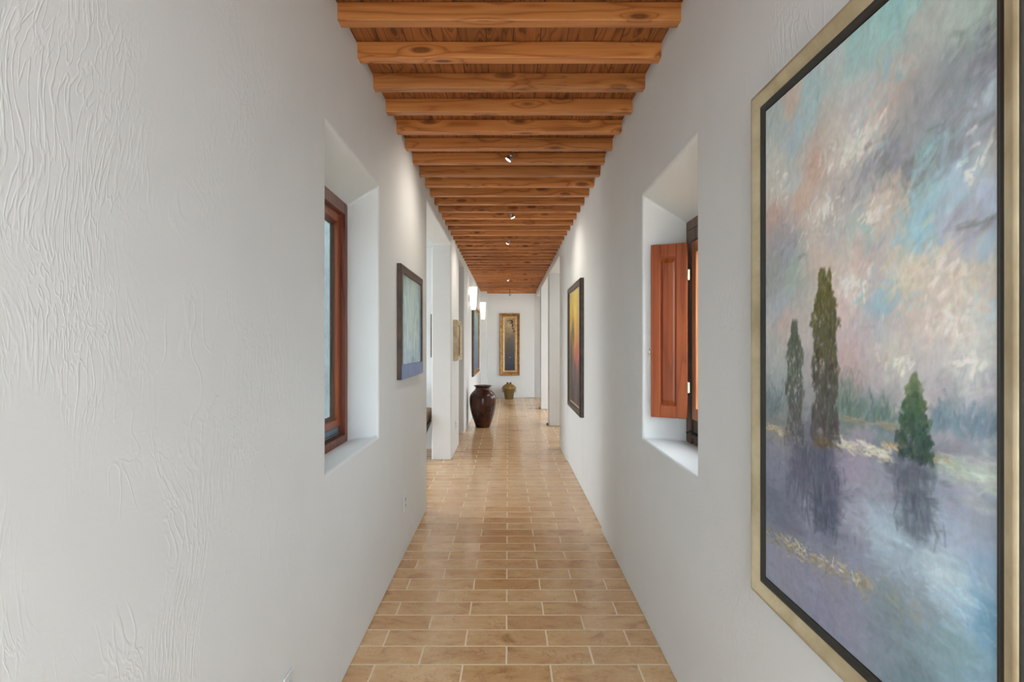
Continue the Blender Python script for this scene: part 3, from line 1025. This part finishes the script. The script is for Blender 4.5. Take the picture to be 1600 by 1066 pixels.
cv.img = np.clip(_lum + (cv.img - _lum) * (1.0 - .28 * _warm) + (_lum - .66) * .34, 0.03, 1)
cv.build('canvas', r, -.023, -.3565, -.620, (1.12, 1.23, 1.32))

# blue abstract on the left wall
r = empty('framed_painting', (XL, 3.985, EYE + .142), LEFTW)
tag(r, 'pale teal abstract picture in a dark frame with a blue lower rail', 'painting', 'framed pictures in the corridor')
hw, hh = .445, .368
f = B()
f.rect_sweep(-hw, hw, -hh, hh, [(0, 0), (0, -.026), (.004, -.030), (.052, -.030), (.056, -.022), (.056, 0)])
f.build('frame', M['rust_frame'], r, bevel=0)
f = B()
f.box(-hw + .004, hw - .004, -.0315, -.0295, -hh + .003, -hh + .092)
tag(f.build('lower_rail', M['teal_rail'], r), 'blue lower rail')
cv = Canvas(.80, .640, 120, 110, """.05 .95 150 176 176;.3 .92 176 204 198;.6 .95 190 212 206;.9 .95 150 172 170;.1 .7 168 198 200;.4 .72 196 220 212;.7 .70 176 206 200;
.92 .6 140 170 178;.1 .45 170 204 210;.35 .5 198 224 218;.6 .42 184 212 204;.85 .4 150 190 204;.1 .2 164 202 222;.4 .2 180 214 226;.7 .2 172 208 222;.92 .2 140 186 216;.5 .04 130 168 208""", 3.0, 3)
cv.strokes(260, 0, .1, (.05, .12), (.03, .07), .08, .04, .7)
cv.strokes(300, D(90), .1, (.04, .12), (.015, .04), .08, .05, .6)
for (u, v, w_, h_) in ((.18, .62, .07, .2), (.30, .80, .05, .12), (.42, .55, .08, .22), (.55, .72, .06, .16), (.68, .50, .07, .2), (.80, .66, .05, .18), (.60, .30, .07, .2), (.25, .35, .06, .2), (.78, .28, .06, .16)):
    for k in range(3):
        cv.dab(u + cv.rng.normal(0, .01), v + cv.rng.normal(0, .02), PI / 2, h_, w_, np.array([.80, .88, .86]) + cv.rng.normal(0, .03, 3), .55)
cv.build('picture', r, -.022, -.40, -.320, (.88, 1.0, 1.08), 'paint_gloss')

# sunset picture on the right wall
r = empty('framed_painting', (XR + .014, 5.935, EYE - .033), RIGHTW)
tag(r, 'tall yellow and dark sunset picture in a dark brown frame', 'painting', 'framed pictures in the corridor')
hw, hh = .555, .670
f = B()
f.rect_sweep(-hw, hw, -hh, hh, [(0, 0), (0, -.030), (.006, -.040), (.020, -.044), (.040, -.040), (.058, -.030), (.062, -.022), (.062, 0)])
f.build('frame', M['dark_frame'], r, smooth=30)
f = B()
f.rect_sweep(-hw + .0625, hw - .0625, -hh + .0625, hh - .0625, [(0, 0), (0, -.0225), (.014, -.019), (.014, 0)])
f.build('inner_fillet', M['pale_gold'], r)
cv = Canvas(.96, 1.19, 110, 150, """.05 .97 186 164 76;.5 .97 206 186 96;.95 .97 186 186 130;.1 .85 212 182 70;.5 .82 226 196 86;.9 .85 206 186 104;.1 .7 206 168 66;.5 .68 226 180 80;.9 .7 214 172 98;
.15 .6 130 110 62;.35 .62 110 94 62;.5 .55 216 156 84;.9 .56 212 146 92;.5 .46 206 122 76;.1 .45 84 76 70;.8 .44 206 114 92;.55 .39 190 96 92;.1 .35 68 66 70;.5 .33 96 80 86;.9 .34 90 80 86;.1 .2 66 64 70;.5 .2 92 78 78;.9 .2 84 76 78;.3 .05 60 56 58;.8 .05 76 66 64;.6 .12 110 86 76""", 3.2, 5)
cv.strokes(700, D(80), .5, (.05, .16), (.012, .03), .04, .03, .75)
cv.clump(60, lambda q: (q.normal(.32, .05), q.uniform(.36, .66), q.uniform(0, 1)), [(70, 62, 50), (110, 92, 56)], D(88), .3, (.03, .09), (.01, .02), .7)
cv.build('picture', r, -.019, -.48, -.595, .98)

# small picture on the pier between the two left openings
r = empty('framed_painting', (XL, 7.50, EYE + .050), LEFTW)
tag(r, 'small picture in a limed cream frame on the left pier before the dark vase', 'painting', 'framed pictures in the corridor')
hw, hh = .34, .262
f = B()
f.rect_sweep(-hw, hw, -hh, hh, [(0, 0), (0, -.045), (.006, -.058), (.018, -.058), (.050, -.030), (.050, 0)])
f.build('frame', M['light_frame'], r)
f = B()
f.rect_sweep(-hw + .0505, hw - .0505, -hh + .0505, hh - .0505, [(0, 0), (0, -.030), (.012, -.034), (.018, -.022), (.018, 0)])
f.build('inner_fillet', M['gold'], r)
cv = Canvas(.544, .388, 60, 50, """.1 .9 206 204 190;.9 .9 190 190 176;.5 .6 150 140 116;.1 .4 120 112 90;.9 .4 138 120 92;.5 .1 108 92 70""", 3, 9)
cv.strokes(260, D(10), .5, (.03, .09), (.01, .02), .06, .04, .7)
cv.build('picture', r, -.020, -.272, -.194, 1.2)

# wide gold-framed picture between the two wall lamps
r = empty('framed_painting', (XL, 11.80, EYE + .068), LEFTW)
tag(r, 'wide blue picture in an ornate gold frame between the two lit wall lamps', 'painting', 'framed pictures in the corridor')
hw, hh = 1.0, .695
f = B()
f.rect_sweep(-hw, hw, -hh, hh, [(0, 0), (0, -.030), (.012, -.048), (.030, -.050), (.060, -.036), (.085, -.044), (.105, -.030), (.105, 0)])
for i in range(22):
    x = -hw + .05 + (2 * hw - .1) * i / 21
    for z in (-hh + .04, hh - .04):
        f.lathe([(.004, -.004), (.026, -.002), (.024, .010), (.012, .020), (.002, .023)], (x, -.036, z), 10, M=Matrix.Rotation(PI / 2, 4, 'X'))
f.build('gilded_frame', M['gold'], r, smooth=40)
f = B()
f.rect_sweep(-hw - .003, hw + .003, -hh - .003, hh + .003, [(0, 0), (0, -.034), (.003, -.036), (.003, 0)])
f.build('outer_edge', M['frame_black'], r)
cv = Canvas(1.80, 1.19, 110, 90, """.05 .95 96 124 128;.5 .95 120 150 150;.95 .95 140 160 150;.1 .6 84 116 130;.5 .6 104 140 148;.9 .6 120 150 150;.1 .3 70 96 130;.5 .3 84 112 140;.9 .3 100 120 136;.1 .05 66 84 124;.5 .05 74 92 128;.9 .05 86 98 120""", 3, 11)
cv.strokes(420, D(15), .6, (.08, .22), (.02, .05), .06, .04, .7)
cv.build('picture', r, -.026, -.90, -.595, 1.2)

# tall gold picture on the end wall
r = empty('framed_painting', (.041, YE, EYE - .004), BACKW)
tag(r, 'tall narrow picture, slate grey with dark branches, in a gold frame on the end wall', 'painting', 'framed pictures in the corridor')
hw, hh = .266, .825
f = B()
f.rect_sweep(-hw, hw, -hh, hh, [(0, 0), (0, -.045), (.008, -.062), (.020, -.066), (.034, -.058), (.050, -.048), (.072, -.040), (.078, -.036), (.078, 0)])
f.build('gilded_frame', M['gold'], r, smooth=30)
f = B()
f.rect_sweep(-hw + .0785, hw - .0785, -hh + .0785, hh - .0785, [(0, 0), (0, -.038), (.012, -.044), (.020, -.036), (.040, -.030), (.052, -.024), (.052, 0)])
f.build('inner_fillet', M['pale_gold'], r, smooth=30)
cv = Canvas(.274, 1.40, 70, 240, """.1 .97 168 146 116;.5 .97 150 130 104;.9 .97 140 112 88;.1 .88 160 140 112;.4 .86 176 156 124;.2 .78 150 134 108;.6 .76 156 138 108;.9 .72 140 118 92;.3 .68 128 116 98;.8 .65 116 104 90;.5 .58 104 96 88;.5 .48 94 88 84;.5 .38 84 80 80;.5 .28 76 74 80;.5 .18 68 70 82;.5 .08 60 62 76;.5 .02 56 56 66""", 3, 13)
cv.strokes(420, D(60), .6, (.04, .10), (.010, .02), .03, .02, .7)
for (u, v, a, l, wd) in ((.72, .93, 100, .16, .022), (.76, .86, 80, .14, .02), (.55, .95, 160, .12, .012), (.82, .80, 100, .1, .014), (.9, .75, 60, .1, .014), (.3, .95, 170, .1, .008), (.62, .90, 140, .08, .014)):
    for k in range(5):
        cv.dab(u + cv.rng.normal(0, .03), v + cv.rng.normal(0, .006), D(a) + cv.rng.normal(0, .2), l * .6, wd, (.16, .10, .07), .85)
for (u, v) in ((.42, .97), (.8, .84), (.7, .78), (.2, .94)):
    cv.dab(u, v, 1, .03, .014, (.82, .72, .56), .8)
for k in range(4):
    cv.dab(.55 + cv.rng.normal(0, .03), .255 + cv.rng.normal(0, .004), k, .022, .012, (.78, .72, .66), .9)
cv.build('picture', r, -.024, -.137, -.70, 1.15)

# picture glimpsed in the room through the near left opening
r = empty('framed_painting', (-1.0, 7.70, EYE + .115), BACKW)
tag(r, 'narrow dark-edged picture glimpsed through the near left opening, above the tan chair', 'painting', 'framed pictures in the corridor')
f = B()
f.rect_sweep(-.055, .055, -.295, .295, [(0, 0), (0, -.030), (.020, -.030), (.024, -.020), (.024, 0)])
f.build('frame', M['dark_frame'], r)
cv = Canvas(.07, .55, 12, 40, """.2 .8 180 180 170;.8 .8 160 160 150;.5 .4 120 128 120;.5 .1 96 92 84""", 3, 15)
cv.strokes(140, D(20), .6, (.04, .1), (.015, .03), .06, .04, .7)
cv.build('picture', r, -.019, -.035, -.275, 1.2)


# ------------------------------------------------------------------ ceiling spotlights
def spotlight(k, x, zl, aim, label, power, size=D(132), lit=True):
    y = 2.311 + 0.3035 * SPOT_GAPS[k] + .18
    r = empty('ceiling_spotlight', (x, y, ZC))
    tag(r, label, 'spotlight', 'spotlights along the ceiling')
    b = B()
    b.lathe([(.004, -.022), (.030, -.020), (.036, -.012), (.036, 0)], n=24)
    b.build('mounting_plate', M['steel'], r, smooth=40)
    b = B()
    b.tube([(0, 0, -.02), (0, 0, zl - ZC + .075)], .007, 12)
    b.build('stem', M['black_metal'], r, smooth=40)
    hd = Vector((0, 0, zl - ZC + .045))
    a = (Vector(aim) - (Vector((x, y, ZC)) + hd)).normalized()
    # yoke: a small fork either side of the lamp with two pivots
    Q = a.to_track_quat('-Z', 'Y').to_matrix().to_4x4()
    T = Matrix.Translation(hd) @ Q
    b = B()
    b.box(-.027, -.023, -.006, .006, -.004, .036, M=T)
    b.box(.023, .027, -.006, .006, -.004, .036, M=T)
    b.box(-.027, .027, -.006, .006, .034, .038, M=T)
    for s in (-1, 1):
        b.lathe([(.003, -.006), (.009, -.005), (.009, .005), (.003, .006)], tuple(T @ Vector((s * .029, 0, 0))), 12, M=(Q @ Matrix.Rotation(PI / 2, 4, 'Y')))
    b.build('yoke', M['steel'], r)
    b = B()
    b.lathe([(.008, .028), (.013, .026), (.016, .008), (.024, -.014), (.0255, -.034), (.0235, -.034), (.020, -.028)], tuple(hd), 24, M=Q)
    h = b.build('lamp_head', M['steel'], r, smooth=40)
    b = B()
    b.lathe([(.001, -.0318), (.012, -.0335), (.0215, -.0305), (.0215, -.029), (.001, -.029)], tuple(hd), 24, M=Q)
    b.build('lamp_lens', M['lamp'] if lit else M['lamp_off'], h, smooth=40)
    d = bpy.data.lights.new('spot_beam', 'SPOT')
    d.energy = power
    d.color = (1, 0.90, 0.76)
    d.spot_size = size
    d.spot_blend = 1.0
    d.shadow_soft_size = 0.02
    lo = bpy.data.objects.new('spot_beam', d)
    lo.location = (T @ Vector((0, 0, -.045)))
    lo.rotation_euler = a.to_track_quat('-Z', 'Y').to_euler()
    lo.parent = r
    COL.objects.link(lo)


SP = 25
spotlight(0, .018, 2.722, (XL, 3.95, 1.75), 'lit ceiling spotlight nearest the camera, turned to the left wall', SP)
spotlight(1, .036, 2.722, (XR, 5.80, 1.55), 'second lit ceiling spotlight, turned to the sunset picture on the right wall', SP)
spotlight(2, .006, 2.722, (XL, 7.35, 1.70), 'third lit ceiling spotlight, turned to the small picture on the left pier', SP)
spotlight(3, .008, 2.722, (XL, 11.6, 1.60), 'fourth lit ceiling spotlight, small and far, turned to the wide picture', SP)
spotlight(4, .040, 2.60, (.04, 15.0, 1.75), 'farthest ceiling spotlight, dark from behind, turned to the end wall', SP * .5)


# ------------------------------------------------------------------ wall lamps
def sconce(y, z0, z1, label):
    r = empty('wall_lamp', (XL, y, z0), LEFTW)
    tag(r, label, 'wall lamp', 'lit glass wall lamps on the left wall')
    h = z1 - z0
    b = B()
    b.box(-.04, .04, -.012, 0, h * .35, h * .65)
    b.tube([(0, -.012, h * .5), (0, -.04, h * .5)], .012, 12)
    b.build('back_plate', M['steel'], r, bevel=0.003)
    b = B()
    b.lathe([(.040, 0), (.046, .004), (.052, h * .2), (.060, h * .5), (.066, h * .8), (.068, h), (.062, h), (.058, h * .8), (.03, h * .12)], (0, -.084, 0), 32)
    b.build('glass_shade', M['shade'], r, smooth=40)
    return r


sconce(9.95, EYE + .610, EYE + 1.010, 'nearer lit white glass lamp on the left wall, before the wide gold picture')
sconce(13.75, EYE + .610, EYE + 1.020, 'farther lit white glass lamp on the left wall, beyond the wide gold picture')


# ------------------------------------------------------------------ outlets
def outlet(y, zt, label):
    r = empty('wall_outlet', (XL, y, zt - .0575), LEFTW)
    tag(r, label, 'outlet', 'outlets low on the left wall')
    b = B()
    b.box(-.035, .035, -.006, 0, -.0575, .0575)
    b.build('cover_plate', M['plastic'], r, bevel=0.004)
    for z in (-.02, .02):
        b = B()
        b.lathe([(.016, -.002), (.016, .002), (.003, .003)], (0, -.0065, z), 20, M=Matrix.Rotation(PI / 2, 4, 'X'))
        s = b.build('socket', M['socket'], r, smooth=40)
        b = B()
        for x in (-.006, .006):
            b.box(x - .0012, x + .0012, -.0105, -.0092, z - .004, z + .006)
        b.build('socket_slot', M['black_metal'], s)
    return r


outlet(3.80, .420, 'white outlet low on the left wall below the teal abstract picture')
outlet(1.785, .386, 'white outlet at the bottom left, cut by the lower edge of the photo')
outlet(7.45, .42, 'small white outlet low on the pier below the cream-framed picture')

# ------------------------------------------------------------------ floor vase, lidded basket
r = empty('floor_vase', (-.437, 9.72, 0))
tag(r, 'tall dark copper-brown floor vase with a flared rim beside the left wall', 'vase')
P = [(.100, 0), (.118, .002), (.124, .012), (.139, .06), (.165, .13), (.193, .22), (.214, .31), (.227, .40), (.2315, .46), (.229, .51), (.217, .555), (.194, .592), (.164, .622), (.140, .645), (.130, .662), (.128, .680), (.131, .693), (.142, .703), (.156, .709), (.160, .714), (.158, .719), (.150, .720), (.132, .716), (.122, .700), (.116, .66), (.14, .61), (.10, .5)]
b = B()
b.lathe(P[:-8], n=72)
b.build('vase_body', M['copper'], r, smooth=60)
b = B()
b.lathe([(.131, .693), (.142, .703), (.156, .709), (.160, .714), (.158, .719), (.150, .7205), (.132, .716), (.122, .700), (.116, .66), (.005, .64)], n=72)
b.build('vase_rim', M['copper'], r, smooth=60)

r = empty('lidded_basket', (.022, 14.70, 0))
tag(r, 'round olive-gold lidded basket on the floor below the end wall picture', 'basket')
rib = lambda a, t: 1 + .035 * abs(math.sin(a * 7)) ** .6
b = B()
b.lathe([(.104, 0), (.108, .006), (.113, .05), (.121, .11), (.131, .17), (.148, .22), (.158, .262), (.155, .268)], n=112, fr=rib)
b.build('basket_body', M['olive'], r, smooth=50)
b = B()
b.lathe([(.172, .258), (.181, .268), (.181, .285), (.172, .315), (.146, .345), (.110, .372), (.070, .392), (.030, .400), (.006, .402)], n=112, fr=rib)
b.build('basket_lid', M['amber'], r, smooth=50)
for x in (-.038, .038):
    b = B()
    b.lathe([(.004, .388), (.018, .392), (.026, .406), (.025, .424), (.014, .438), (.003, .441)], (x, -.02, 0), 20)
    b.build('lid_knob', M['oxblood'], r, smooth=50)
for s in (-1, 1):
    b = B()
    b.tube([(s * .140, 0, .235), (s * .172, 0, .238), (s * .178, 0, .21), (s * .168, 0, .18), (s * .130, 0, .19)], .008, 10)
    b.build('handle', M['oxblood'], r, smooth=50)

# ------------------------------------------------------------------ chair in the side room
r = empty('armchair', (-1.28, 7.15, 0))
tag(r, 'wooden chair with tan cushion, just its edge showing past the near left opening', 'chair')
b = B()
b.box(-.28, .285, -.27, .27, .445, .600)
b.build('cushion', M['tan'], r, bevel=0.03, seg=3)
b = B()
b.add([(-.29, -.25, .44), (.285, -.25, .44), (.285, .25, .44), (-.29, .25, .44), (-.16, -.2, .20), (.19, -.2, .20), (.19, .2, .20), (-.16, .2, .20)],
      [(0, 1, 2, 3), (4, 5, 6, 7), (0, 1, 5, 4), (1, 2, 6, 5), (2, 3, 7, 6), (3, 0, 4, 7)])
b.build('seat_base', M['dark_wood'], r, bevel=0.006)
for (sx, sy) in ((-1, -1), (1, -1), (-1, 1), (1, 1)):
    b = B()
    b.tube([(sx * .15 + .01, sy * .17, .22), (sx * .12 + .01, sy * .19, 0)], [.022, .016], 12)
    b.build('leg', M['dark_wood'], r, smooth=50)
b = B()
b.tube([(-.27, -.23, .44), (-.36, -.24, .98)], .02, 12)
b.tube([(-.27, .23, .44), (-.36, .24, .98)], .02, 12)
b.box(-.385, -.345, -.25, .25, .78, 1.0)
b.build('backrest', M['dark_wood'], r, smooth=50)

# small dark stops at the feet of the right-hand piers
for (x, y, lab) in ((XR - .012, 9.98, 'small dark knob on the floor at the foot of the nearer right pier'), (XR - .012, 12.46, 'small dark knob on the floor at the foot of the farther right pier')):
    b = B()
    b.lathe([(.014, 0), (.016, .002), (.012, .012), (.013, .03), (.010, .036), (.002, .038)], (x - .006, y, 0), 20)
    tag(b.build('door_stop', M['dark_wood'], smooth=50), lab, 'door stop', 'door stops by the right openings')
